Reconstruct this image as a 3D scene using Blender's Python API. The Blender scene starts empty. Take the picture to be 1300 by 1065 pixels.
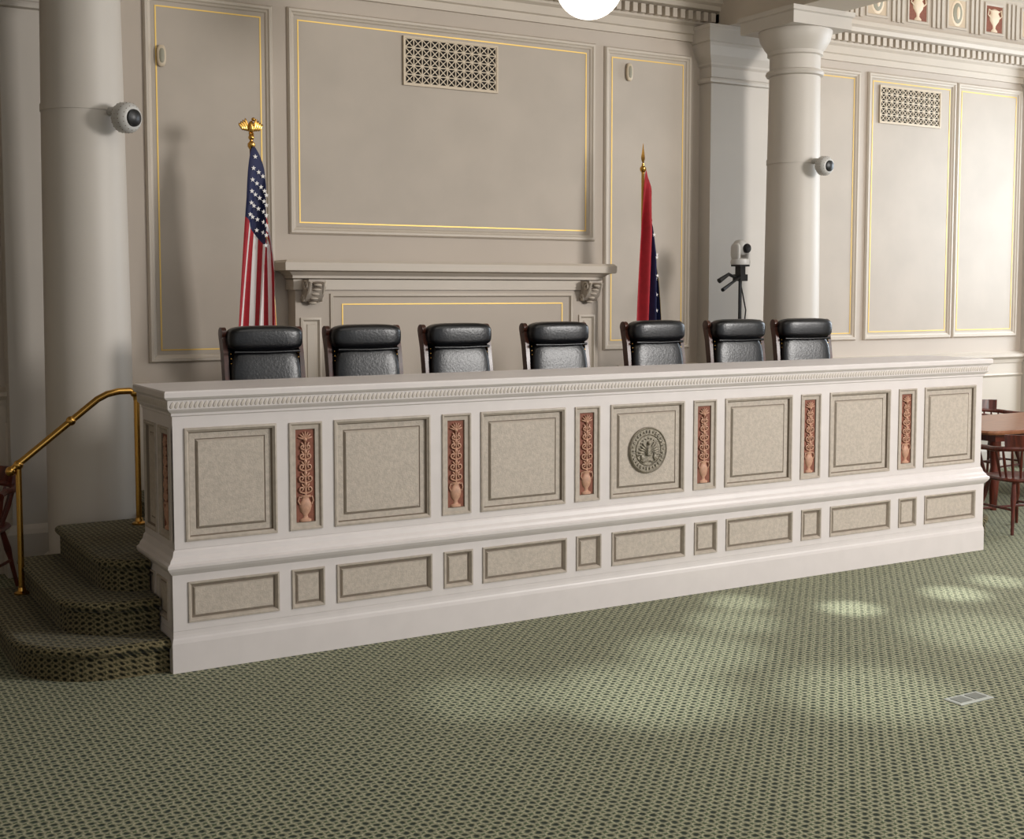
import bpy, math, random
from mathutils import Matrix, Vector
random.seed(4)
PI=math.pi
sc=bpy.context.scene
try: sc.view_settings.view_transform='Standard'
except Exception: pass

def lin(c):
    return tuple(((x/255)/12.92 if x/255<=.04045 else ((x/255+.055)/1.055)**2.4) for x in c)

def mat(name,c,r=.5,m=0,var=0,vs=6,bump=0,bs=150,emit=0,c2=None,spec=.5,coat=0):
    M=bpy.data.materials.new(name); M.use_nodes=True
    nt=M.node_tree; b=nt.nodes['Principled BSDF']
    L=lin(c)
    b.inputs['Base Color'].default_value=(*L,1)
    b.inputs['Roughness'].default_value=r
    b.inputs['Metallic'].default_value=m
    b.inputs['Specular IOR Level'].default_value=spec
    b.inputs['Coat Weight'].default_value=coat
    if emit:
        b.inputs['Emission Color'].default_value=(*L,1); b.inputs['Emission Strength'].default_value=emit
    if var or c2 or bump:
        tc=nt.nodes.new('ShaderNodeTexCoord')
    if var or c2:
        n=nt.nodes.new('ShaderNodeTexNoise'); n.inputs['Scale'].default_value=vs; n.inputs['Detail'].default_value=5
        nt.links.new(tc.outputs['Object'],n.inputs['Vector'])
        cr=nt.nodes.new('ShaderNodeValToRGB')
        cr.color_ramp.elements[0].position=.35; cr.color_ramp.elements[1].position=.65
        a=tuple(x*(1-var) for x in L); d=lin(c2) if c2 else tuple(min(1,x*(1+var)) for x in L)
        cr.color_ramp.elements[0].color=(*a,1); cr.color_ramp.elements[1].color=(*d,1)
        nt.links.new(n.outputs['Fac'],cr.inputs['Fac']); nt.links.new(cr.outputs['Color'],b.inputs['Base Color'])
    if bump:
        n2=nt.nodes.new('ShaderNodeTexNoise'); n2.inputs['Scale'].default_value=bs; n2.inputs['Detail'].default_value=3
        nt.links.new(tc.outputs['Object'],n2.inputs['Vector'])
        bp=nt.nodes.new('ShaderNodeBump'); bp.inputs['Strength'].default_value=bump; bp.inputs['Distance'].default_value=.01
        nt.links.new(n2.outputs['Fac'],bp.inputs['Height']); nt.links.new(bp.outputs['Normal'],b.inputs['Normal'])
    return M

def wood(name,c,c2,r=.3):
    M=bpy.data.materials.new(name); M.use_nodes=True
    nt=M.node_tree; b=nt.nodes['Principled BSDF']; b.inputs['Roughness'].default_value=r
    tc=nt.nodes.new('ShaderNodeTexCoord'); mp=nt.nodes.new('ShaderNodeMapping'); mp.inputs['Scale'].default_value=(3,25,3)
    n=nt.nodes.new('ShaderNodeTexNoise'); n.inputs['Scale'].default_value=2.5; n.inputs['Detail'].default_value=6
    cr=nt.nodes.new('ShaderNodeValToRGB'); cr.color_ramp.elements[0].color=(*lin(c),1); cr.color_ramp.elements[1].color=(*lin(c2),1)
    cr.color_ramp.elements[0].position=.3; cr.color_ramp.elements[1].position=.7
    nt.links.new(tc.outputs['Object'],mp.inputs['Vector']); nt.links.new(mp.outputs['Vector'],n.inputs['Vector'])
    nt.links.new(n.outputs['Fac'],cr.inputs['Fac']); nt.links.new(cr.outputs['Color'],b.inputs['Base Color'])
    return M

def carpet(name,cols,scale=23.0):
    M=bpy.data.materials.new(name); M.use_nodes=True
    nt=M.node_tree; b=nt.nodes['Principled BSDF']; b.inputs['Roughness'].default_value=.95
    b.inputs['Specular IOR Level'].default_value=.1
    b.inputs['Sheen Weight'].default_value=.08; b.inputs['Sheen Tint'].default_value=(.85,.95,.95,1)
    N=nt.nodes.new; K=nt.links.new
    g=N('ShaderNodeNewGeometry'); s=N('ShaderNodeSeparateXYZ'); K(g.outputs['Position'],s.inputs[0])
    def mth(op,a,bb):
        n=N('ShaderNodeMath'); n.operation=op
        for i,q in enumerate((a,bb)):
            if q is None: continue
            if isinstance(q,(int,float)): n.inputs[i].default_value=q
            else: K(q,n.inputs[i])
        return n.outputs[0]
    x=mth('ADD',s.outputs[0],s.outputs[2]); y=mth('ADD',s.outputs[1],s.outputs[2])
    cx=N('ShaderNodeCombineXYZ'); K(x,cx.inputs[0]); K(y,cx.inputs[1])
    nz=N('ShaderNodeTexNoise'); nz.inputs['Scale'].default_value=30; nz.inputs['Detail'].default_value=2; K(g.outputs['Position'],nz.inputs['Vector'])
    vm=N('ShaderNodeVectorMath'); vm.operation='SCALE'; vm.inputs['Scale'].default_value=.022; K(nz.outputs['Color'],vm.inputs[0])
    va=N('ShaderNodeVectorMath'); va.operation='ADD'; K(cx.outputs[0],va.inputs[0]); K(vm.outputs[0],va.inputs[1])
    mp=N('ShaderNodeMapping'); mp.inputs['Rotation'].default_value=(0,0,PI/4)
    K(va.outputs[0],mp.inputs['Vector'])
    v=N('ShaderNodeTexVoronoi'); v.voronoi_dimensions='2D'; v.inputs['Scale'].default_value=scale; v.inputs['Randomness'].default_value=0
    K(mp.outputs[0],v.inputs['Vector'])
    cr=N('ShaderNodeValToRGB'); e=cr.color_ramp.elements
    e[0].position=0; e[0].color=(*lin(cols[0][1]),1); e[1].position=1; e[1].color=(*lin(cols[-1][1]),1)
    for p,c in cols[1:-1]:
        q=e.new(p); q.color=(*lin(c),1)
    K(v.outputs['Distance'],cr.inputs['Fac'])
    n=N('ShaderNodeTexNoise'); n.inputs['Scale'].default_value=110; n.inputs['Detail'].default_value=3; K(g.outputs['Position'],n.inputs['Vector'])
    mx=N('ShaderNodeMix'); mx.data_type='RGBA'; mx.blend_type='OVERLAY'; mx.inputs['Factor'].default_value=.85
    K(cr.outputs[0],mx.inputs['A']); K(n.outputs['Fac'],mx.inputs['B']); K(mx.outputs['Result'],b.inputs['Base Color'])
    bp=N('ShaderNodeBump'); bp.inputs['Strength'].default_value=.6; bp.inputs['Distance'].default_value=.008
    K(v.outputs['Distance'],bp.inputs['Height']); K(bp.outputs[0],b.inputs['Normal'])
    return M

WALL=mat('wall_paint',(183,171,158),.6,var=.03,vs=1.2,bump=.04)
WPAN=mat('wall_panel_paint',(178,167,154),.6,var=.045,vs=2,bump=.04)
TRIM=mat('trim_paint',(194,183,169),.5,var=.02,vs=3)
COLM=mat('column_paint',(192,185,176),.5,var=.02,vs=2)
GOLD=mat('gold_leaf',(226,190,104),.45,.35)
WHITE=mat('bench_white_paint',(213,206,204),.42,var=.02,vs=8)
STONE=mat('bench_panel_stipple',(182,171,159),.6,var=.09,vs=45,bump=.25,bs=120)
EDGE=mat('bench_panel_moulding',(176,165,153),.5,var=.08,vs=30)
LEAF=mat('bench_leaf_moulding',(196,187,178),.5)
DARKL=mat('glazed_line',(120,108,95),.6)
TERRA=mat('terracotta',(128,74,55),.65,var=.12,vs=40)
CREAM=mat('relief_cream',(188,144,120),.55,var=.1,vs=60)
FCREAM=mat('frieze_cream',(226,206,180),.55)
SEAL=mat('seal_pewter',(136,128,114),.45,.3,var=.25,vs=60,bump=.3)
BRASS=mat('brass',(206,160,84),.22,1)
LEATH=mat('black_leather',(9,10,14),.32,var=.15,vs=20,bump=.12,bs=60,spec=.45)
CWOOD=wood('dark_walnut',(50,26,19),(84,46,34),.3)
RWOOD=wood('red_oak',(60,24,17),(104,44,30),.3)
TWOOD=wood('table_oak',(118,72,48),(150,100,70),.3)
BLACK=mat('black_plastic',(16,16,18),.4)
PLAST=mat('white_plastic',(190,188,184),.4)
DARK=mat('vent_void',(30,26,22),.9)
LATT=mat('vent_lattice',(200,184,160),.5)
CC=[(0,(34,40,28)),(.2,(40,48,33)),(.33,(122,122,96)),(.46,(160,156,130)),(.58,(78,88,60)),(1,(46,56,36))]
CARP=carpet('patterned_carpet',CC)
CC2=[(0,(26,25,17)),(.2,(31,31,21)),(.33,(98,90,66)),(.46,(122,111,84)),(.58,(60,59,41)),(1,(38,39,27))]  # same carpet as the floor; stair shade painted into darker, browner tones
CARP_SHADED=carpet('stair_carpet_shaded',CC2)
CEIL=mat('ceiling_paint',(214,206,196),.7,var=.03)
GLOBE=mat('opal_glass',(255,250,240),.3,emit=2.2)
RED=mat('flag_red',(160,20,34),.7,var=.1,vs=20)
FWH=mat('flag_white',(236,232,230),.7)
BLUE=mat('flag_blue',(22,28,70),.7,var=.1,vs=20)
SILV=mat('floor_box_metal',(170,172,164),.45,.3)
SILV2=mat('floor_box_insert',(112,114,106),.5,.2)
TAN=mat('frieze_ground',(196,176,150),.6,var=.05)
GREY=mat('frieze_oval',(150,146,128),.6)

class MB:
    def __init__(s): s.v=[];s.f=[];s.m=[];s.mats=[];s.M=Matrix.Identity(4)
    def mi(s,mt):
        if mt not in s.mats: s.mats.append(mt)
        return s.mats.index(mt)
    def add(s,vs,fs,mt):
        o=len(s.v); i=s.mi(mt)
        s.v+= [tuple(s.M@Vector(p)) for p in vs]
        for f in fs: s.f.append([o+k for k in f]); s.m.append(i)
    def box(s,x0,x1,y0,y1,z0,z1,mt):
        s.add([(x0,y0,z0),(x1,y0,z0),(x1,y1,z0),(x0,y1,z0),(x0,y0,z1),(x1,y0,z1),(x1,y1,z1),(x0,y1,z1)],
              [(0,3,2,1),(4,5,6,7),(0,1,5,4),(1,2,6,5),(2,3,7,6),(3,0,4,7)],mt)
    def frame(s,x0,x1,z0,z1,y,prof,mts,cap=None):
        if not isinstance(mts,list): mts=[mts]*(len(prof)-1)
        P=[]
        for d,h in prof: P.append([(x0+d,y-h,z0+d),(x1-d,y-h,z0+d),(x1-d,y-h,z1-d),(x0+d,y-h,z1-d)])
        for k in range(len(prof)-1):
            s.add(P[k]+P[k+1],[(i,(i+1)%4,4+(i+1)%4,4+i) for i in range(4)],mts[k])
        if cap: s.add(P[-1],[(0,1,2,3)],cap)
    def lathe(s,c,prof,n,mt,sy=1):
        vs=[];fs=[]
        for r,z in prof:
            for i in range(n):
                a=2*PI*i/n; vs.append((c[0]+r*math.cos(a),c[1]+r*math.sin(a)*sy,c[2]+z))
        for k in range(len(prof)-1):
            for i in range(n):
                j=(i+1)%n; fs.append((k*n+i,k*n+j,(k+1)*n+j,(k+1)*n+i))
        fs.append(tuple(range(n-1,-1,-1))); fs.append(tuple((len(prof)-1)*n+i for i in range(n)))
        s.add(vs,fs,mt)
    def tube(s,pts,r,n,mt):
        pts=[Vector(p) for p in pts]; R=r if isinstance(r,(list,tuple)) else [r]*len(pts)
        vs=[];fs=[]; up=None
        for k,p in enumerate(pts):
            t=(pts[min(k+1,len(pts)-1)]-pts[max(k-1,0)]).normalized()
            if up is None:
                up=Vector((0,0,1)) if abs(t.z)<.9 else Vector((1,0,0))
            u=(up-t*up.dot(t)).normalized(); w=t.cross(u); up=u
            for i in range(n):
                a=2*PI*i/n; q=p+(u*math.cos(a)+w*math.sin(a))*R[k]; vs.append(tuple(q))
        for k in range(len(pts)-1):
            for i in range(n):
                j=(i+1)%n; fs.append((k*n+i,k*n+j,(k+1)*n+j,(k+1)*n+i))
        fs.append(tuple(range(n-1,-1,-1))); fs.append(tuple((len(pts)-1)*n+i for i in range(n)))
        s.add(vs,fs,mt)
    def sq(s,c,r,mt,e=1.0,nu=16,nv=10,R=None):
        pw=lambda q: math.copysign(abs(q)**e,q)
        vs=[];fs=[]
        for j in range(1,nv):
            ph=-PI/2+PI*j/nv
            for i in range(nu):
                th=2*PI*i/nu
                vs.append((r[0]*pw(math.cos(ph))*pw(math.cos(th)),r[1]*pw(math.cos(ph))*pw(math.sin(th)),r[2]*pw(math.sin(ph))))
        vs.append((0,0,-r[2])); vs.append((0,0,r[2]))
        for j in range(nv-2):
            for i in range(nu):
                k=(i+1)%nu; fs.append((j*nu+i,j*nu+k,(j+1)*nu+k,(j+1)*nu+i))
        a=len(vs)-2;b=a+1
        for i in range(nu):
            k=(i+1)%nu; fs.append((a,k,i)); fs.append((b,(nv-2)*nu+i,(nv-2)*nu+k))
        T=Matrix.Translation(Vector(c))
        if R is not None: T=T@R
        s.add([tuple(T@Vector(p)) for p in vs],fs,mt)
    def around(s,x0,x1,y0,y1,prof,mt,closed=False):
        P=[]
        for o,z in prof:
            P.append([(x0-o,y1,z),(x0-o,y0-o,z),(x1+o,y0-o,z),(x1+o,y1,z)] if not closed else
                     [(x0-o,y1+o,z),(x0-o,y0-o,z),(x1+o,y0-o,z),(x1+o,y1+o,z)])
        for k in range(len(prof)-1):
            s.add(P[k]+P[k+1],[(i,(i+1)%4,4+(i+1)%4,4+i) for i in range(4)],mt)
        s.add(P[-1],[(0,1,2,3)],mt); s.add(P[0],[(3,2,1,0)],mt)
    def extr(s,prof,x0,x1,mt):
        n=len(prof)
        vs=[(x0,y,z) for y,z in prof]+[(x1,y,z) for y,z in prof]
        fs=[(i,(i+1)%n,n+(i+1)%n,n+i) for i in range(n)]+[tuple(range(n-1,-1,-1)),tuple(range(n,2*n))]
        s.add(vs,fs,mt)
    def strip(s,pts,th,x0,x1,mt):
        a=[];b=[]
        for k,p in enumerate(pts):
            p0=pts[max(k-1,0)];p1=pts[min(k+1,len(pts)-1)]
            d=Vector((p1[0]-p0[0],p1[1]-p0[1])).normalized(); n=Vector((-d.y,d.x))*th/2
            a.append((p[0]+n.x,p[1]+n.y)); b.append((p[0]-n.x,p[1]-n.y))
        s.extr(a+b[::-1],x0,x1,mt)
    def bar(s,xa,za,xb,zb,w,y0,y1,mt):
        d=Vector((xb-xa,zb-za)); L=d.length; d/=L; n=Vector((-d.y,d.x))*w/2
        q=[(xa+n.x,za+n.y),(xb+n.x,zb+n.y),(xb-n.x,zb-n.y),(xa-n.x,za-n.y)]
        vs=[(p[0],y0,p[1]) for p in q]+[(p[0],y1,p[1]) for p in q]
        s.add(vs,[(0,1,2,3),(7,6,5,4)]+[(i,4+i,4+(i+1)%4,(i+1)%4) for i in range(4)],mt)
    def mesh(s,name,ang=35):
        me=bpy.data.meshes.new(name); me.from_pydata(s.v,[],s.f)
        for m in s.mats: me.materials.append(m)
        me.polygons.foreach_set('material_index',s.m)
        me.polygons.foreach_set('use_smooth',[True]*len(me.polygons))
        me.set_sharp_from_angle(angle=math.radians(ang)); me.update()
        return me
    def obj(s,name,parent=None,ang=35):
        return put(s.mesh(name,ang),name,parent)
def put(me,name,parent=None,loc=(0,0,0),rz=0):
    o=bpy.data.objects.new(name,me); sc.collection.objects.link(o); o.location=loc; o.rotation_euler=(0,0,rz)
    if parent: o.parent=parent
    return o
def grp(name,loc=(0,0,0),rz=0):
    o=bpy.data.objects.new(name,None); sc.collection.objects.link(o); o.location=loc; o.rotation_euler=(0,0,rz)
    o.empty_display_size=.2
    return o

WY=3.0; CZ=5.5
# ------------------------------------------------ room shell
b=MB(); b.box(-5,12.2,-11,WY+.2,-.1,0,CARP); b.obj('floor')
b=MB(); b.box(-5,12.2,-11,WY+.2,CZ,CZ+.15,CEIL); b.obj('ceiling')
b=MB(); b.box(-5,12.2,WY,WY+.2,0,CZ,WALL); b.obj('wall_back')
b=MB(); b.box(-5.2,-5,-11,WY+.2,0,CZ,WALL); b.obj('wall_left')
b=MB()
for (y0,y1,z0,z1) in ((-11,WY+.2,0,1.1),(-11,WY+.2,4.7,CZ),(1.9,WY+.2,1.1,4.7),(-1.3,-.5,1.1,4.7),(-4.5,-3.7,1.1,4.7),(-11,-6.9,1.1,4.7)):
    b.box(12.2,12.4,y0,y1,z0,z1,WALL)
b.obj('wall_right')
for i,(y0,y1) in enumerate(((-.5,1.9),(-3.7,-1.3),(-6.9,-4.5))):
    b=MB()
    ym=(y0+y1)/2
    for q in (y0+.03,ym,y1-.03): b.box(12.25,12.33,q-.03,q+.03,1.1,4.7,TRIM)
    for q in (1.13,2.9,4.67): b.box(12.26,12.32,y0,y1,q-.03,q+.03,TRIM)
    b.obj('window_%d'%(i+1))
OUT=[(0,0),(0,.012),(.012,.03),(.03,.03),(.04,.018),(.052,.012),(.06,0)]
GL=[(0,0),(0,.003),(.010,.003),(.010,0)]
def wpanel(b,x0,x1,z0,z1,y=WY,gi=.06,g=True):
    b.frame(x0,x1,z0,z1,y,OUT,TRIM)
    b.frame(x0+.06,x1-.06,z0+.06,z1-.06,y,[(0,.001)],[],WPAN)
    if g: b.frame(x0+gi,x1-gi,z0+gi,z1-gi,y-.001,GL,GOLD)
b=MB()
wpanel(b,.66,1.655,1.47,4.21,gi=.09)
wpanel(b,1.775,4.68,2.46,4.22,gi=.088)
wpanel(b,4.78,5.77,1.47,4.21,gi=.085)
wpanel(b,7.0,7.97,1.50,4.26,gi=.07)
wpanel(b,8.08,9.41,1.50,4.27,gi=.08)
wpanel(b,9.43,10.5,1.50,4.27,gi=.08)
wpanel(b,-1.55,-.55,1.47,4.21,gi=.085)
wpanel(b,-3.6,-1.75,1.47,4.21,gi=.085)
b.obj('trim_1')
b=MB()
ent=[(WY,4.34),(WY-.03,4.34),(WY-.03,4.40),(WY-.05,4.41),(WY-.05,4.48),(WY-.08,4.50),(WY-.08,4.60),(WY-.16,4.62),(WY-.17,4.66),(WY-.20,4.68),(WY-.20,4.72),(WY-.05,4.73),(WY-.05,5.22),(WY-.10,5.24),(WY-.18,5.32),(WY-.3,5.36),(WY-.3,5.46),(WY,5.46)]
b.extr(ent,-5,12.2,TRIM)
x=-4.9
while x<12.1:
    b.box(x,x+.05,WY-.14,WY-.081,4.52,4.60,TRIM); x+=.09
b.obj('trim_2')
b=MB(); 
k=0; x=-4.46
while x<12:
    y=WY-.052
    b.frame(x-.16,x+.16,4.82,5.16,y,[(0,0),(0,.015),(.02,.015),(.03,.004)],TRIM,TERRA if k%2==0 else TAN)
    if k%2==0:
        b.lathe((x,y-.004,4.85),[(.05,0),(.05,.015),(.02,.04),(.025,.07),(.07,.12),(.085,.17),(.06,.2),(.075,.23),(.02,.25)],12,FCREAM,.35)
        for sx in (-1,1): b.tube([(x+sx*.07,y-.012,5.0),(x+sx*.11,y-.012,5.03),(x+sx*.1,y-.012,5.09),(x+sx*.06,y-.012,5.07)],.008,5,FCREAM)
    else:
        b.sq((x,y-.004,4.99),(.10,.015,.14),FCREAM,nu=20,nv=8)
        b.sq((x,y-.012,4.99),(.075,.014,.11),GREY,nu=20,nv=8)
        b.sq((x,y-.022,4.99),(.03,.012,.07),FCREAM,nu=10,nv=6)
    for q in (-.07,0,.07): b.box(x+.30+q-.02,x+.30+q+.02,y-.02,y,4.80,5.18,TRIM)
    x+=.6; k+=1
b.obj('trim_3')
b=MB()
for x0,x1 in ((-5,.66),(4.95,12.2)):
    b.box(x0,x1,WY-.03,WY,0,1.22,TRIM)
    b.extr([(WY,1.20),(WY-.04,1.20),(WY-.05,1.24),(WY-.085,1.27),(WY-.085,1.30),(WY-.05,1.31),(WY,1.33)],x0,x1,TRIM)
    n=int((x1-x0)/1.1)
    for i in range(n):
        a=x0+(x1-x0)*i/n+.1; c=x0+(x1-x0)*(i+1)/n-.1
        b.frame(a,c,.35,1.08,WY-.03,[(0,0),(0,.01),(.015,.02),(.03,.008),(.04,0)],TRIM)
b.obj('trim_4')
b=MB(); b.extr([(WY-.03,0),(WY-.06,0),(WY-.06,.2),(WY-.045,.23),(WY-.03,.24)],-5,12.2,TRIM); b.obj('baseboard_back')
def pilaster(name,x0,x1):
    xm=(x0+x1)/2; w=(x1-x0)/2
    b=MB(); y=-.17; b.M=Matrix.Translation((xm,WY,0))
    b.box(-w,w,y,0,0,4.10,COLM)
    b.around(-w,w,y,0,[(.05,0),(.05,.3),(.03,.33),(.001,.36)],COLM)
    b.around(-w,w,y,0,[(.001,3.95),(.025,3.96),(.03,3.98),(.025,4.0),(.001,4.01)],COLM)
    b.around(-w,w,y,0,[(.001,4.10),(.02,4.12),(.02,4.14),(.06,4.20),(.09,4.28),(.09,4.31),(.11,4.32),(.11,4.43),(.12,4.44),(.12,4.469)],COLM)
    b.obj(name)
pilaster('trim_7',5.88,6.58); pilaster('trim_8',-.36,.34); pilaster('trim_9',10.6,11.3)
def beam(name,xc):
    b=MB()
    for (h,z0,z1) in ((.25,4.47,4.72),(.28,4.72,4.92),(.31,4.92,5.0),(.27,5.0,5.3),(.36,5.3,CZ)):
        b.box(xc-h,xc+h,-11,WY-.0,z0,z1,TRIM)
    b.obj(name)
beam('trim_5',6.24); beam('trim_6',-.02)
def column(x,y,r0,r1,band):
    g=grp('column',(x,y,0))
    b=MB()
    b.box(-r0-.1,r0+.1,-r0-.1,r0+.1,0,.12,COLM)
    b.lathe((0,0,0),[(r0+.09,.12),(r0+.1,.16),(r0+.08,.2),(r0+.03,.21),(r0+.05,.24),(r0+.02,.27)],40,COLM)
    P=[]
    for i in range(13):
        t=i/12; P.append((r0+(r1-r0)*(t**1.7),.27+(3.93-.27)*t))
    b.lathe((0,0,0),P,48,COLM)
    b.lathe((0,0,0),[(r1,3.92),(r1+.025,3.93),(r1+.035,3.95),(r1+.025,3.97),(r1,3.98),(r1,4.10),(r1+.02,4.11),(r1+.02,4.14),(r1+.05,4.18),(r1+.085,4.24),(r1+.1,4.30),(r1+.1,4.32)],48,COLM)
    w=r1+.12
    b.around(-w,w,-w,w,[(0,4.32),(0,4.42),(.02,4.43),(.02,4.469)],COLM,True)
    b.obj('shaft_and_capital',g)
    rr=r0+(r1-r0)*(((band-.27)/3.66)**1.7)
    b=MB(); b.lathe((0,0,0),[(rr-.002,band-.022),(rr+.006,band-.022),(rr+.006,band+.022),(rr-.002,band+.022)],48,COLM)
    b.obj('mounting_band',g)
    return rr
def seccam(x,y,z,az,s,rr):
    g=grp('security_camera',(x+math.cos(az)*rr,y+math.sin(az)*rr,z),az)
    b=MB()
    b.tube([(0.0,0,.03),(.05*s,0,.03),(.09*s,0,0)],.03*s,12,PLAST)
    b.M=Matrix.Translation((.15*s,0,-.02))@Matrix.Rotation(math.radians(95),4,'Y')
    b.lathe((0,0,0),[(.02*s,-.075*s),(.07*s,-.065*s),(.098*s,-.03*s),(.10*s,.01*s),(.095*s,.04*s),(.075*s,.065*s),(.06*s,.07*s)],28,PLAST)
    b.lathe((0,0,0),[(.058*s,.068*s),(.055*s,.082*s),(.03*s,.095*s),(.005*s,.098*s)],20,BLACK)
    for i in range(22):
        a=2*PI*i/22
        for zz in (-.03,.0,.03):
            b.sq((.0965*s*math.cos(a),.0965*s*math.sin(a),zz*s),(.004*s,.004*s,.004*s),DARKL,nu=6,nv=4)
    for i in range(16):
        a=2*PI*i/16; b.sq((.077*s*math.cos(a),.077*s*math.sin(a),.060*s),(.004*s,.004*s,.004*s),DARKL,nu=6,nv=4)
    b.obj('camera_housing',g)
rr=column(.03,2.1,.28,.25,3.19); seccam(.03,2.1,3.13,math.radians(-62),.98,rr+.001)
rr=column(6.24,2.1,.255,.225,3.17); seccam(6.24,2.1,3.13,math.radians(-86),.85,rr+.001)

# ------------------------------------------------ wall vents
def vent(x0,x1,z0,z1,nx,nz):
    g=grp('wall_vent',((x0+x1)/2,WY,(z0+z1)/2)); W=(x1-x0)/2; H=(z1-z0)/2
    b=MB(); b.frame(-W,W,-H,H,-.002,[(0,0.004),(0,.02),(.015,.02),(.018,.004)],LATT,DARK)
    w=(2*W-.036)/nx; h=(2*H-.036)/nz
    for i in range(nx+1): b.bar(-W+.018+i*w,-H+.018,-W+.018+i*w,H-.018,.009,-.016,-.006,LATT)
    for j in range(nz+1): b.bar(-W+.018,-H+.018+j*h,W-.018,-H+.018+j*h,.009,-.017,-.007,LATT)
    for i in range(nx):
        for j in range(nz):
            x=-W+.018+i*w; z=-H+.018+j*h
            b.bar(x,z,x+w,z+h,.008,-.015,-.008,LATT); b.bar(x+w,z,x,z+h,.008,-.0145,-.0085,LATT)
    b.obj('lattice',g)
vent(2.775,3.67,3.70,4.10,11,5); vent(8.25,9.17,3.76,4.15,11,5)
for x,z in ((5.05,4.0),(.79,3.75)):
    g=grp('wall_speaker',(x,WY-.02,z)); b=MB(); b.sq((0,0,0),(.035,.018,.08),LATT,.7); b.sq((0,-.01,0),(.02,.014,.055),GREY,.7); b.obj('cover',g)

# ------------------------------------------------ mantel
g=grp('fireplace_mantel',(0,0,0)); b=MB()
MX0,MX1=1.76,4.62; MY=2.84; WB=WY-.003
b.box(MX0,MX1,MY,WB,.545,2.12,WALL)
b.around(MX0,MX1,MY,WB,[(0.001,2.10),(.03,2.11),(.03,2.13),(.07,2.16),(.09,2.165),(.12,2.17),(.12,2.23),(.105,2.245),(.10,2.25)],TRIM)
b.box(MX0-.02,MX1+.02,MY-.02,WB-.001,2.02,2.10,TRIM)
b.frame(2.05,4.34,.9,1.99,MY-.001,[(0,0),(0,.012),(.02,.02),(.03,.0)],TRIM)
b.frame(2.15,4.24,1.0,1.91,MY-.001,GL,GOLD)
for a,c in ((1.80,1.97),(4.41,4.58)):
    b.frame(a,c,.9,1.80,MY-.001,[(0,0),(0,.012),(.015,.018),(.03,.001),(.05,.001),(.055,.008)],TRIM,TRIM)
b.obj('chimney_breast',g)
b=MB()
for xc in (1.885,4.495):
    pr=[]
    for i in range(9):
        a=PI/2*i/8; pr.append((MY-.15+.15*(1-math.cos(a)),2.10-.18*math.sin(a)))
    b.extr([(MY,2.10)]+pr+[(MY,1.92)],xc-.07,xc+.07,EDGE)
    for sx in (-1,1):
        for cy,cz,r in ((MY-.10,2.05,.045),(MY-.04,1.95,.03)):
            pts=[(xc+sx*.075,cy+r*(1-k/18)*math.cos(k*.55),cz+r*(1-k/18)*math.sin(k*.55)) for k in range(16)]
            b.tube(pts,.009,6,TRIM)
    for k in range(5):
        b.sq((xc,MY-.155+.028*k,2.07-.035*k),(.055,.022,.014),DARKL,nu=10,nv=6)
        b.sq((xc,MY-.165+.028*k,2.055-.035*k),(.035,.022,.012),TRIM,nu=10,nv=6)
    for sx in (-1,1): b.tube([(xc+sx*.055,MY-.16,2.08),(xc+sx*.06,MY-.12,2.0),(xc+sx*.05,MY-.03,1.93)],.012,6,TRIM)
b.obj('scroll_brackets',g)

# ------------------------------------------------ dais and steps
def slab(b,x0,x1,y0,y1,z0,z1,rad,side,mt,nose=.02):
    def poly(d):
        pts=[]; r=max(rad-d,.01)
        if side<0:
            cx,cy=x0+rad,y0+rad
            pts.append((x0+d,y1)); 
            for i in range(13):
                a=PI+PI/2*i/12; pts.append((cx+r*math.cos(a),cy+r*math.sin(a)))
            pts.append((x1,y0+d)); pts.append((x1,y1))
        else:
            cx,cy=x1-rad,y0+rad
            pts.append((x0,y1)); pts.append((x0,y0+d))
            for i in range(13):
                a=-PI/2+PI/2*i/12; pts.append((cx+r*math.cos(a),cy+r*math.sin(a)))
            pts.append((x1-d,y1))
        return pts
    prof=[(nose,z0),(nose,z1-.06),(nose*.4,z1-.052),(0,z1-.035),(0,z1-.02),(nose*.4,z1-.006),(nose,z1)]
    P=[[(p[0],p[1],z) for p in poly(d)] for d,z in prof]; n=len(P[0])
    for k in range(len(P)-1):
        b.add(P[k]+P[k+1],[(i,(i+1)%n,n+(i+1)%n,n+i) for i in range(n)],mt)
    b.add(P[-1],[tuple(range(n))],mt)
BL=6.27
g=grp('carpeted_dais'); b=MB()
slab(b,-.76,-.029,.0,1.68,0,.18,.5,-1,CARP_SHADED,.03)
slab(b,-.52,-.029,.19,1.68,.18,.36,.36,-1,CARP_SHADED,.03)
slab(b,-.29,-.029,.38,1.68,.36,.54,.24,-1,CARP_SHADED,.03)
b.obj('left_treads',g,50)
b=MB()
slab(b,BL+.029,BL+.62,.2,1.68,0,.18,.4,1,CARP_SHADED)
slab(b,BL+.029,BL+.44,.40,1.68,.18,.36,.3,1,CARP_SHADED)
slab(b,BL+.029,BL+.26,.6,1.68,.36,.54,.2,1,CARP_SHADED)
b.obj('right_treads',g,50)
b=MB(); b.box(-.029,BL+.029,.605,1.68,0.002,.54,CARP_SHADED); b.box(.42,BL-.42,1.68,WY-.17,0.002,.54,CARP_SHADED); b.obj('platform',g)

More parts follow.
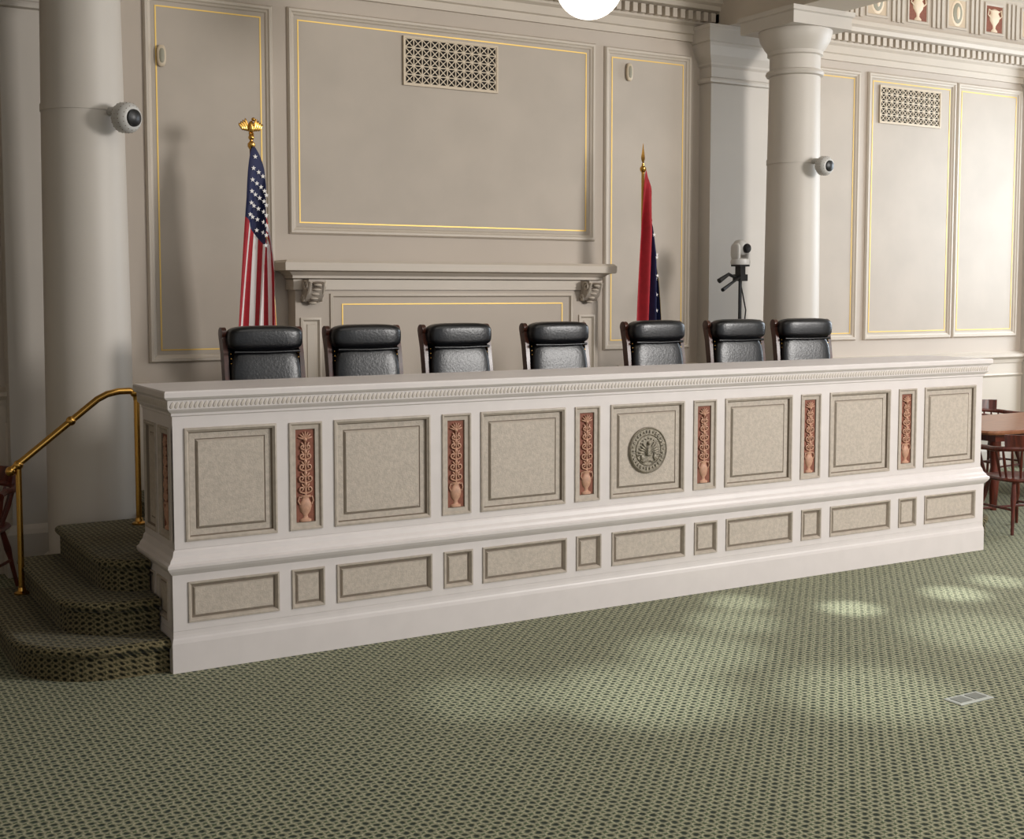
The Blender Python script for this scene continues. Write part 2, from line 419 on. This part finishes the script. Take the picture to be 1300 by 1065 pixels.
# ------------------------------------------------ judges bench
BN=grp('judges_bench')
D=.6
b=MB()
IN=-.03
b.around(0,BL,0,D,[(.028,0),(.028,.155),(.025,.175),(.022,.185),(.0205,.2),(.0205,.221),(.02+IN,.225),(.02+IN,.50),(.0205,.505),(.0205,.52),(.03,.53),(.042,.545),(.05,.56),(.05,.575),(.036,.585),(.03,.60),(.016,.615),(.010,.64),(.001,.65),(IN,.655),(IN,1.30),(.001,1.305),(.001,1.353),(.008,1.358),(.008,1.37),(.022,1.383),(.030,1.393),(.032,1.44),(.042,1.445),(.052,1.457),(.052,1.482),(.046,1.49)],WHITE)
LP=[(.065,.56),(.905,1.495),(1.84,2.43),(2.78,3.36),(3.715,4.305),(4.67,5.265),(5.635,6.19)]
NP=[(.64,.825),(1.58,1.765),(2.51,2.69),(3.445,3.63),(4.395,4.575),(5.36,5.54)]
allp=sorted([(a,c,0) for a,c in LP]+[(a,c,1) for a,c in NP])
Z0,Z1=.695,1.285
z0,z1=.265,.475
def rails(b,x0,x1,ps,yo,za,zb,zc,zd):
    b.box(x0,x1,-yo,.035-yo,za,zb,WHITE); b.box(x0,x1,-yo,.035-yo,zc,zd,WHITE)
    e=x0
    for a,c in ps+[(x1,x1)]:
        if a-e>1e-4: b.box(e,a,-yo,.035-yo,zb,zc,WHITE)
        e=c
PS=[(a,c) for a,c,k in allp]; PE=[(-.56,-.33),(-.27,-.07)]
rails(b,0,BL,PS,0,.651,Z0,Z1,1.306)
rails(b,-.02,BL+.02,PS,.02,.222,z0,z1,.507)
RL=Matrix.Rotation(-PI/2,4,'Z')
RR=Matrix.Translation((BL,0,0))@Matrix.Diagonal((-1,1,1,1))@RL
for T in (RL,RR):
    b.M=T
    rails(b,-D,-.001,PE,0,.651,Z0,Z1,1.306)
    rails(b,-D,.019,PE,.02,.222,z0,z1,.507)
b.M=Matrix.Identity(4)
b.obj('carcass',BN)
b=MB()
def bigpanel(b,a,c,z0,z1,y):
    b.frame(a,c,z0,z1,y,[(-.006,0),(-.004,.008),(.006,.010),(.012,.004),(.018,0),(.024,-.014),(.055,-.015),(.058,-.018),(.061,-.018),(.070,-.006)],
        [EDGE,EDGE,EDGE,EDGE,DARKL,STONE,DARKL,DARKL,EDGE],STONE)
def smallpanel(b,a,c,z0,z1,y):
    b.frame(a,c,z0,z1,y,[(-.004,0),(-.003,.007),(.006,.007),(.012,0),(.018,-.012),(.028,-.012),(.034,-.004)],
        [EDGE,EDGE,EDGE,EDGE,DARKL,EDGE],STONE)
def ornpanel(b,a,c,z0,z1,y):
    b.frame(a,c,z0,z1,y,[(-.004,0),(-.003,.008),(.006,.008),(.014,-.002),(.036,-.004),(.039,-.012)],[EDGE,EDGE,EDGE,EDGE,DARKL],TERRA)
for a,c,k in allp:
    (ornpanel if k else bigpanel)(b,a,c,Z0,Z1,0)
    smallpanel(b,a,c,z0,z1,-.02)
b.M=RL
ornpanel(b,-.27,-.07,Z0,Z1,0); bigpanel(b,-.56,-.33,Z0,Z1,0); smallpanel(b,-.27,-.07,z0,z1,-.02); smallpanel(b,-.56,-.33,z0,z1,-.02)
b.obj('panels',BN)
b=MB()
n=250
for i in range(n):
    x=-.02+(BL+.04)*(i+.5)/n
    b.sq((x,-.031,1.416),(.010,.0045,.019),LEAF,.8,nu=8,nv=6,R=Matrix.Rotation(.45,4,'Y'))
for i in range(24):
    y=-.02+(D)*(i+.5)/24
    b.sq((-.031,y,1.416),(.0045,.010,.019),LEAF,.8,nu=8,nv=6)
b.obj('leaf_band',BN)
def ornament():
    b=MB(); c=CREAM
    b.lathe((0,0,-.255),[(.034,0),(.034,.012),(.016,.02),(.012,.035),(.028,.055),(.036,.08),(.036,.10),(.024,.118),(.020,.13),(.032,.14),(.032,.147)],14,c,.4)
    b.tube([(0,-.004,-.11),(0,-.006,.22)],[.007,.004],6,c)
    for zc,r,w in ((-.075,.018,.022),(-.015,.019,.022),(.05,.018,.020),(.11,.016,.018),(.16,.013,.016)):
        for sx in (-1,1):
            pts=[(sx*.003,-.006,zc-r*1.3)]
            for k in range(14):
                a=-PI/2+k*.5; q=r*(1-k/16)
                pts.append((sx*(w+q*math.cos(a)*.9),-.007,zc+q*math.sin(a)))
            b.tube(pts,.0046,5,c)
            b.sq((sx*.014,-.006,zc+r*1.05),(.006,.006,.016),c,nu=6,nv=5,R=Matrix.Rotation(sx*.6,4,'Y'))
    for k in range(-3,4):
        a=k*.42
        b.sq((.024*math.sin(a),-.006,.20+.028*math.cos(a)),(.005,.006,.020),c,nu=6,nv=5,R=Matrix.Rotation(a,4,'Y'))
    b.sq((0,-.008,.20),(.011,.009,.011),c,nu=8,nv=6)
    for zc in (-.045,.015,.08,.135): b.sq((0,-.008,zc),(.010,.008,.013),c,nu=8,nv=6)
    for sx in (-1,1): b.tube([(sx*.033,-.006,-.16),(sx*.044,-.006,-.14),(sx*.037,-.006,-.115),(sx*.026,-.006,-.12)],.004,5,c)
    return b.mesh('urn_relief')
om=ornament()
for a,c in NP: put(om,'urn_relief',BN,((a+c)/2,.012,(Z0+Z1)/2))
put(om,'urn_relief',BN,(.012,.17,(Z0+Z1)/2),-PI/2)
b=MB(); SM=Matrix.Translation((3.07,.006,.985))@Matrix.Rotation(PI/2,4,'X'); b.M=SM
b.lathe((0,0,0),[(.150,0),(.150,.012),(.143,.018),(.136,.012),(.104,.012),(.100,.018),(.095,.012),(.001,.012)],48,SEAL)
for i in range(30):
    a=2*PI*i/30
    b.M=SM@Matrix.Rotation(a,4,'Z')@Matrix.Translation((.12,0,.014))
    if i%3: b.box(-.009,.009,-.005,.005,-.004,.005,SEAL); 
    else: b.sq((0,0,0),(.009,.006,.006),SEAL,nu=8,nv=5)
b.M=Matrix.Translation((3.07,-.008,.985))
b.sq((0,0,-.005),(.028,.012,.036),SEAL)
b.sq((0,-.004,.045),(.011,.012,.013),SEAL)
for sx in (-1,1):
    for k in range(5):
        b.sq((sx*(.035+.008*k),-.002,.03-.014*k),(.03,.007,.008),SEAL,nu=8,nv=5,R=Matrix.Rotation(-sx*(.9-.25*k),4,'Y'))
    b.sq((sx*.05,-.002,-.045),(.014,.008,.022),SEAL,nu=8,nv=6)
    b.sq((sx*.05,-.002,-.018),(.008,.008,.008),SEAL,nu=8,nv=6)
    b.tube([(sx*.01,-.004,-.07),(sx*.04,-.004,-.078),(sx*.065,-.004,-.06)],.005,5,SEAL)
b.frame(-.016,.016,-.03,.02,-.012,[(0,0),(0,.004),(.004,.004),(.004,.001)],SEAL,SEAL)
for k in range(7):
    a=(k-3)*.3; b.sq((.075*math.sin(a),-.002,.075*math.cos(a)),(.006,.005,.006),SEAL,nu=6,nv=4)
b.obj('state_seal',BN)

# ------------------------------------------------ judge chairs
def chair_meshes():
    w=MB()
    back=[(.15,.36),(.175,.5),(.19,.7),(.205,.92),(.23,1.08),(.255,1.17),(.265,1.205)]
    for sx in (-1,1):
        xa,xb=(-.272,-.242) if sx<0 else (.242,.272)
        w.strip(back,.06,xa,xb,CWOOD)
        w.M=Matrix.Translation((xa,.255,1.20))@Matrix.Rotation(PI/2,4,'Y'); w.lathe((0,0,0),[(.025,-.003),(.038,0),(.038,.030),(.025,.033)],18,CWOOD); w.M=Matrix.Identity(4)
        x=sx*.285
        w.tube([(x,.20,.70),(x,.1,.725),(x,-.05,.72),(x,-.2,.70),(x,-.235,.67),(x,-.21,.645)],[.022,.026,.03,.032,.03,.018],10,CWOOD)
        w.tube([(x,-.17,.70),(x,-.13,.6),(x,-.17,.5),(x,-.15,.42)],[.022,.018,.022,.024],10,CWOOD)
        w.box(x-.02,x+.02,-.24,.2,.38,.44,CWOOD)
    w.box(-.28,.28,-.25,-.21,.385,.435,CWOOD); w.box(-.28,.28,.14,.19,.385,.435,CWOOD)
    w.lathe((0,0,0),[(.05,.14),(.035,.2),(.03,.36),(.09,.385)],16,BLACK)
    for i in range(5):
        a=2*PI*i/5+.3; c,s=math.cos(a),math.sin(a)
        w.tube([(0,0,.15),(.14*c,.14*s,.135),(.28*c,.28*s,.075)],[.035,.03,.022],8,CWOOD)
        w.sq((.28*c,.28*s,.03),(.03,.03,.03),BLACK,nu=10,nv=6)
    l=MB()
    l.sq((0,-.02,.49),(.25,.25,.075),LEATH,.45,32,14)
    l.sq((0,.175,.78),(.238,.058,.33),LEATH,.4,48,24,R=Matrix.Rotation(-.10,4,'X'))
    l.sq((0,.195,1.165),(.250,.080,.082),LEATH,.5,48,20)
    l.tube([(-.22,.145,1.082),(0,.135,1.078),(.22,.145,1.082)],.010,8,LEATH)
    l.strip([(.20,.48),(.225,.75),(.24,.95),(.27,1.16)],.03,-.24,.24,LEATH)
    for sx in (-1,1):
        for k in range(18):
            t=k/17; z=.55+t*.52; y=.125+t*.052
            l.sq((sx*.228,y+.010,z),(.006,.006,.007),BRASS,nu=6,nv=4)
    return w.mesh('wood_frame'),l.mesh('leather_upholstery',60)
cw,cl=chair_meshes()
for x,rz in ((.955,.04),(1.655,.02),(2.365,.04),(3.18,.0),(4.075,.0),(4.875,-.05),(5.575,-.14)):
    g=grp('judge_chair',(x,1.06,.54),rz); put(cw,'wood_frame',g); put(cl,'leather_upholstery',g)

# ------------------------------------------------ handrail
g=grp('brass_handrail'); b=MB(); ry=1.46
b.tube([(-.575,ry,.93),(-.53,ry,.97),(-.06,ry,1.34),(0,ry,1.37),(.07,ry,1.385),(.14,ry,1.385),(.172,ry,1.37),(.18,ry,1.33)],.021,14,BRASS)
b.tube([(-.53,ry,.18),(-.53,ry,.96)],.018,14,BRASS)
b.tube([(.18,ry,.54),(.18,ry,1.34)],.018,14,BRASS)
for x,z in ((-.53,.965),(-.22,1.215),(.17,1.372),(-.575,.93)): b.sq((x,ry,z),(.03,.03,.03),BRASS)
for x,z in ((-.53,.181),(.18,.541)): b.lathe((x,ry,z),[(.045,0),(.045,.01),(.025,.02),(.022,.04)],20,BRASS)
b.obj('rail_and_posts',g)

# ------------------------------------------------ flags
def star(b,c,r,mt):
    vs=[(c[0],c[1]-.001,c[2])]
    for i in range(10):
        a=PI/2+PI*i/5; q=r if i%2==0 else r*.42
        vs.append((c[0]+q*math.cos(a),c[1],c[2]+q*math.sin(a)))
    b.add(vs,[(0,1+i,1+(i+1)%10) for i in range(10)],mt)
def flag(name,x,y,kind,wl,wr,ph,bel):
    g=grp(name,(x,y,.54)); 
    b=MB()
    b.lathe((0,0,0),[(.15,0),(.15,.02),(.12,.05),(.05,.08),(.03,.14)],24,BRASS)
    b.tube([(0,0,.1),(0,0,2.56)],.014,12,CWOOD if kind=='us' else BRASS)
    b.lathe((0,0,2.5),[(.015,0),(.028,.02),(.028,.04),(.012,.06),(.012,.08)],16,BRASS)
    if kind=='us':
        b.sq((0,0,2.585),(.022,.022,.022),BRASS)
        b.sq((0,0,2.66),(.024,.02,.045),BRASS)
        b.sq((.012,-.012,2.715),(.014,.018,.014),BRASS); b.sq((.028,-.022,2.712),(.012,.006,.005),BRASS)
        for sx in (-1,1):
            for k in range(4):
                b.sq((sx*(.03+.014*k),.008,2.675-.005*k),(.012,.008,.05-.006*k),BRASS,nu=8,nv=6,R=Matrix.Rotation(sx*(.25+.12*k),4,'Y'))
            b.tube([(sx*.01,0,2.62),(sx*.012,-.01,2.60)],.006,6,BRASS)
        b.sq((0,.01,2.615),(.016,.01,.03),BRASS,nu=8,nv=6)
    else:
        b.lathe((0,0,2.58),[(.006,0),(.02,.03),(.022,.05),(.012,.1),(.002,.17)],4,BRASS)
    b.obj('pole_and_finial',g)
    b=MB(); NS,NH=72,104
    zt=2.52
    def pos(s,h):
        e=min(1,s*3.0+.2)
        X=(s**.5)*(-wl+(wl+wr)*h)+.010*e*math.sin(h*17+ph+s*2)+bel*math.sin(min(h*3.2,1)*PI/2)*(1-.6*s)
        Y=-.045-.035*e*math.sin(h*15+ph*2+s*1.2)-.010*e*math.sin(h*31+ph)-.02*e
        Z=zt-.66*h-(1.42-.42*h)*s
        return (X,Y,Z)
    vs=[pos(i/NS,j/NH) for j in range(NH+1) for i in range(NS+1)]
    F={}
    for j in range(NH):
        for i in range(NS):
            s,h=(i+.5)/NS,(j+.5)/NH
            if kind=='us':
                m=BLUE if (s<.36 and h<7/13) else (RED if int(h*13)%2==0 else FWH)
            else:
                m=RED
                if h>.46 and s>.04: m=BLUE if (h>.50 and s>.07) else FWH
            if s>.985 or h>.992: m=GOLD
            F.setdefault(m.name,(m,[]))[1].append((j*(NS+1)+i,j*(NS+1)+i+1,(j+1)*(NS+1)+i+1,(j+1)*(NS+1)+i))
    b.v+=vs
    for m,fs in F.values():
        mi=b.mi(m)
        for f in fs: b.f.append(list(f)); b.m.append(mi)
    if kind=='us':
        for r in range(5):
            for c in range(6 if r%2==0 else 5):
                s=.36*(c+ (.5 if r%2==0 else 1))/6; h=7/13*(r+.55)/5.1
                p=pos(s,h); star(b,(p[0],p[1]-.014,p[2]),.019,FWH)
    else:
        for s,h in ((.14,.60),(.2,.80),(.3,.62),(.34,.86),(.42,.66),(.48,.86),(.24,.70),(.40,.76),(.55,.70),(.6,.9),(.68,.68)):
            p=pos(s,h); star(b,(p[0],p[1]-.014,p[2]),.019,FWH)
    b.obj('draped_cloth',g,60)
flag('american_flag',1.29,2.45,'us',.165,.135,.4,.085)
flag('state_flag',4.82,2.45,'ar',.085,.12,1.9,.055)

# ------------------------------------------------ ptz camera on tripod
g=grp('video_camera_tripod',(5.72,2.2,.54),.2); b=MB()
b.tube([(0,0,.55),(0,0,1.66)],.016,10,BLACK)
for i in range(3):
    a=2*PI*i/3+.5; b.tube([(0,0,.95),(.3*math.cos(a),.3*math.sin(a),.01)],[.016,.012],8,BLACK)
    b.tube([(0,0,.5),(.16*math.cos(a),.16*math.sin(a),.46)],.008,6,BLACK)
b.lathe((0,0,1.0),[(.03,-.06),(.035,0),(.03,.04)],12,BLACK)
b.box(-.05,.05,-.045,.045,1.56,1.62,BLACK); b.box(-.035,.035,-.03,.03,1.62,1.69,BLACK); b.box(-.07,.07,-.05,.05,1.69,1.705,BLACK)
b.tube([(-.03,-.03,1.60),(-.2,-.06,1.54),(-.36,-.09,1.48)],[.010,.013,.018],8,BLACK)
b.tube([(-.03,.0,1.58),(-.14,.02,1.62),(-.26,.03,1.56)],[.012,.016,.024],8,BLACK)
b.tube([(.02,0,1.5),(.06,-.02,1.3),(.03,-.02,1.1)],.006,6,BLACK)
b.obj('tripod',g)
b=MB()
b.lathe((0,0,1.705),[(.085,0),(.09,.02),(.085,.05),(.05,.06)],24,PLAST)
for sx in (-1,1): b.sq((sx*.07,0,1.82),(.018,.05,.075),PLAST,.6)
b.sq((0,0,1.86),(.062,.07,.07),PLAST,.8,24,14)
b.M=Matrix.Translation((0,-.06,1.85))@Matrix.Rotation(PI/2,4,'X'); b.lathe((0,0,0),[(.042,0),(.042,.02),(.036,.03),(.004,.022)],20,BLACK); b.M=Matrix.Identity(4)
b.obj('camera_head',g)

# ------------------------------------------------ globe lamp
g=grp('globe_pendant_lamp',(3.05,.67,0)); b=MB()
b.sq((0,0,4.05),(.225,.225,.215),GLOBE,1,32,20); b.obj('opal_globe',g)
b=MB(); b.lathe((0,0,4.24),[(.07,0),(.11,.02),(.10,.05),(.04,.08),(.02,.14),(.012,.16)],24,BRASS)
b.tube([(0,0,4.37),(0,0,CZ)],.010,8,BRASS); b.lathe((0,0,CZ-.06),[(.02,0),(.06,.02),(.09,.06)],20,BRASS); b.obj('stem',g)

# ------------------------------------------------ captain chairs + table
def captain():
    b=MB(); W=RWOOD
    b.sq((0,0,.445),(.235,.23,.025),W,.6,28,8)
    for sx,sy in ((-1,-1),(1,-1),(-1,1),(1,1)):
        b.tube([(sx*.15,sy*.14,.43),(sx*.18,sy*.17,.28),(sx*.19,sy*.18,.22),(sx*.225,sy*.215,0)],[.016,.024,.016,.013],10,W)
    for sx in (-1,1): b.tube([(sx*.19,-.18,.2),(sx*.19,.18,.2)],.011,8,W)
    b.tube([(-.19,0,.2),(.19,0,.2)],.011,8,W); b.tube([(-.2,-.185,.16),(.2,-.185,.16)],.011,8,W)
    rail=[]
    for i in range(21):
        a=PI*(-.12)+PI*1.24*i/20
        rail.append((.275*math.cos(a),.03+.24*math.sin(a),.70+.02*max(0,math.sin(a))))
    rail=[(.27,-.2,.695)]+rail+[(-.27,-.2,.695)]
    b.tube(rail,[.022]*len(rail),8,W)
    for k in range(14):
        a0=PI*(.14+.72*k/14); a1=PI*(.14+.72*(k+1)/14)
        q=[]
        for a in (a0,a1):
            for r,zz in ((.255,.72),(.285,.72),(.30,.83),(.275,.83)):
                q.append((r*math.cos(a),.03+r*.9*math.sin(a),zz))
        b.add(q,[(0,1,2,3),(4,7,6,5),(0,4,5,1),(1,5,6,2),(2,6,7,3),(3,7,4,0)],W)
    for sx in (-1,1): b.tube([(sx*.27,-.2,.695),(sx*.28,-.22,.69)],.028,8,W)
    for i in range(11):
        a=PI*.02+PI*.96*i/10
        b.tube([(.19*math.cos(a),.02+.18*math.sin(a),.45),(.235*math.cos(a),.03+.20*math.sin(a),.58),(.27*math.cos(a),.03+.235*math.sin(a),.70)],[.009,.013,.009],8,W)
    for sx in (-1,1): b.tube([(sx*.21,-.12,.45),(sx*.25,-.14,.58),(sx*.27,-.15,.69)],[.012,.017,.012],8,W)
    return b.mesh('chair_frame')
cm=captain()
for x,y,rz in ((7.24,.42,PI*.95),(7.30,1.42,PI/2),(8.9,.55,PI),(8.3,2.45,0),(9.5,2.45,.1),(7.55,2.45,.25),(-.70,2.35,-.5)):
    g=grp('wooden_armchair',(x,y,0),rz); put(cm,'chair_frame',g)
g=grp('conference_table',(9.05,1.5,0)); b=MB()
b.sq((0,0,.735),(1.45,.55,.022),TWOOD,.18,60,10)
b.box(-1.25,1.25,-.42,.42,.64,.715,RWOOD)
for sx in (-1,1):
    for sy in (-1,1): b.lathe((sx*1.18,sy*.36,0),[(.03,0),(.035,.1),(.05,.3),(.035,.4),(.045,.55),(.055,.6),(.055,.65)],14,RWOOD)
b.obj('table_top_and_legs',g)
g=grp('floor_outlet_box',(3.24,-2.42,0)); b=MB()
b.around(-.12,.12,-.055,.055,[(0,0),(0,.004),(-.005,.007)],SILV,True)
for i in range(2): b.box(-.095+.105*i,-.015+.105*i,-.035,.035,.0065,.009,SILV2)
b.obj('cover_plate',g)

# ------------------------------------------------ lights
W=bpy.data.worlds.new('World'); sc.world=W; W.use_nodes=True
W.node_tree.nodes['Background'].inputs[0].default_value=(.94,.97,1,1); W.node_tree.nodes['Background'].inputs[1].default_value=.74
def area(n,loc,rot,sx,sy,p,c):
    l=bpy.data.lights.new(n,'AREA'); l.shape='RECTANGLE'; l.size=sx; l.size_y=sy; l.energy=p; l.color=c
    o=bpy.data.objects.new(n,l); sc.collection.objects.link(o); o.location=loc
    o.rotation_euler=(Vector(rot)-Vector(loc)).to_track_quat('-Z','Y').to_euler(); return o
area('key_window_light',(8.5,-7,3.6),(2.5,1,1.2),1.4,2.0,600,(1,.965,.93))
area('side_window_light',(12.0,.7,3.0),(6,1.5,1),2.2,3,260,(.82,.91,1))
area('ceiling_light',(3,-2,5.3),(3,0,0),5,4,105,(1,.97,.92))
def floor_patch_spot(x,y,e,ang,bl=1):  # added spot without a fixture, imitates a patch of window light on the carpet
    l=bpy.data.lights.new('floor_patch_spot','SPOT'); l.energy=e; l.spot_size=math.radians(ang); l.spot_blend=bl; l.shadow_soft_size=.06; l.color=(.90,.97,1)
    o=bpy.data.objects.new('floor_patch_spot',l); sc.collection.objects.link(o); o.location=(x,y-.6,5.3)
    o.rotation_euler=(Vector((x,y,0))-o.location).to_track_quat('-Z','Y').to_euler()
for x,y,e,a in ((4.06,-.83,2000,5.5),(4.95,-.9,1900,6),(5.5,-.8,1500,5.5),(3.55,-.35,1100,6),(3.2,-.7,800,8),(1.92,-1.54,900,14),(2.6,-1.1,800,11),(2.9,-2.1,800,13),(4.3,-1.6,800,12),(1.2,-1.2,400,10)): floor_patch_spot(x,y,e,a)

# ------------------------------------------------ camera
cd=bpy.data.cameras.new('cam'); co=bpy.data.objects.new('camera',cd); sc.collection.objects.link(co)
co.location=(-1.789,-6.521,2.0); co.rotation_euler=(math.radians(90-4.147),0,math.radians(-30.5))
cd.sensor_width=36; cd.sensor_fit='HORIZONTAL'; cd.lens=1600/1300*36; cd.shift_y=-45.5/1300
sc.camera=co
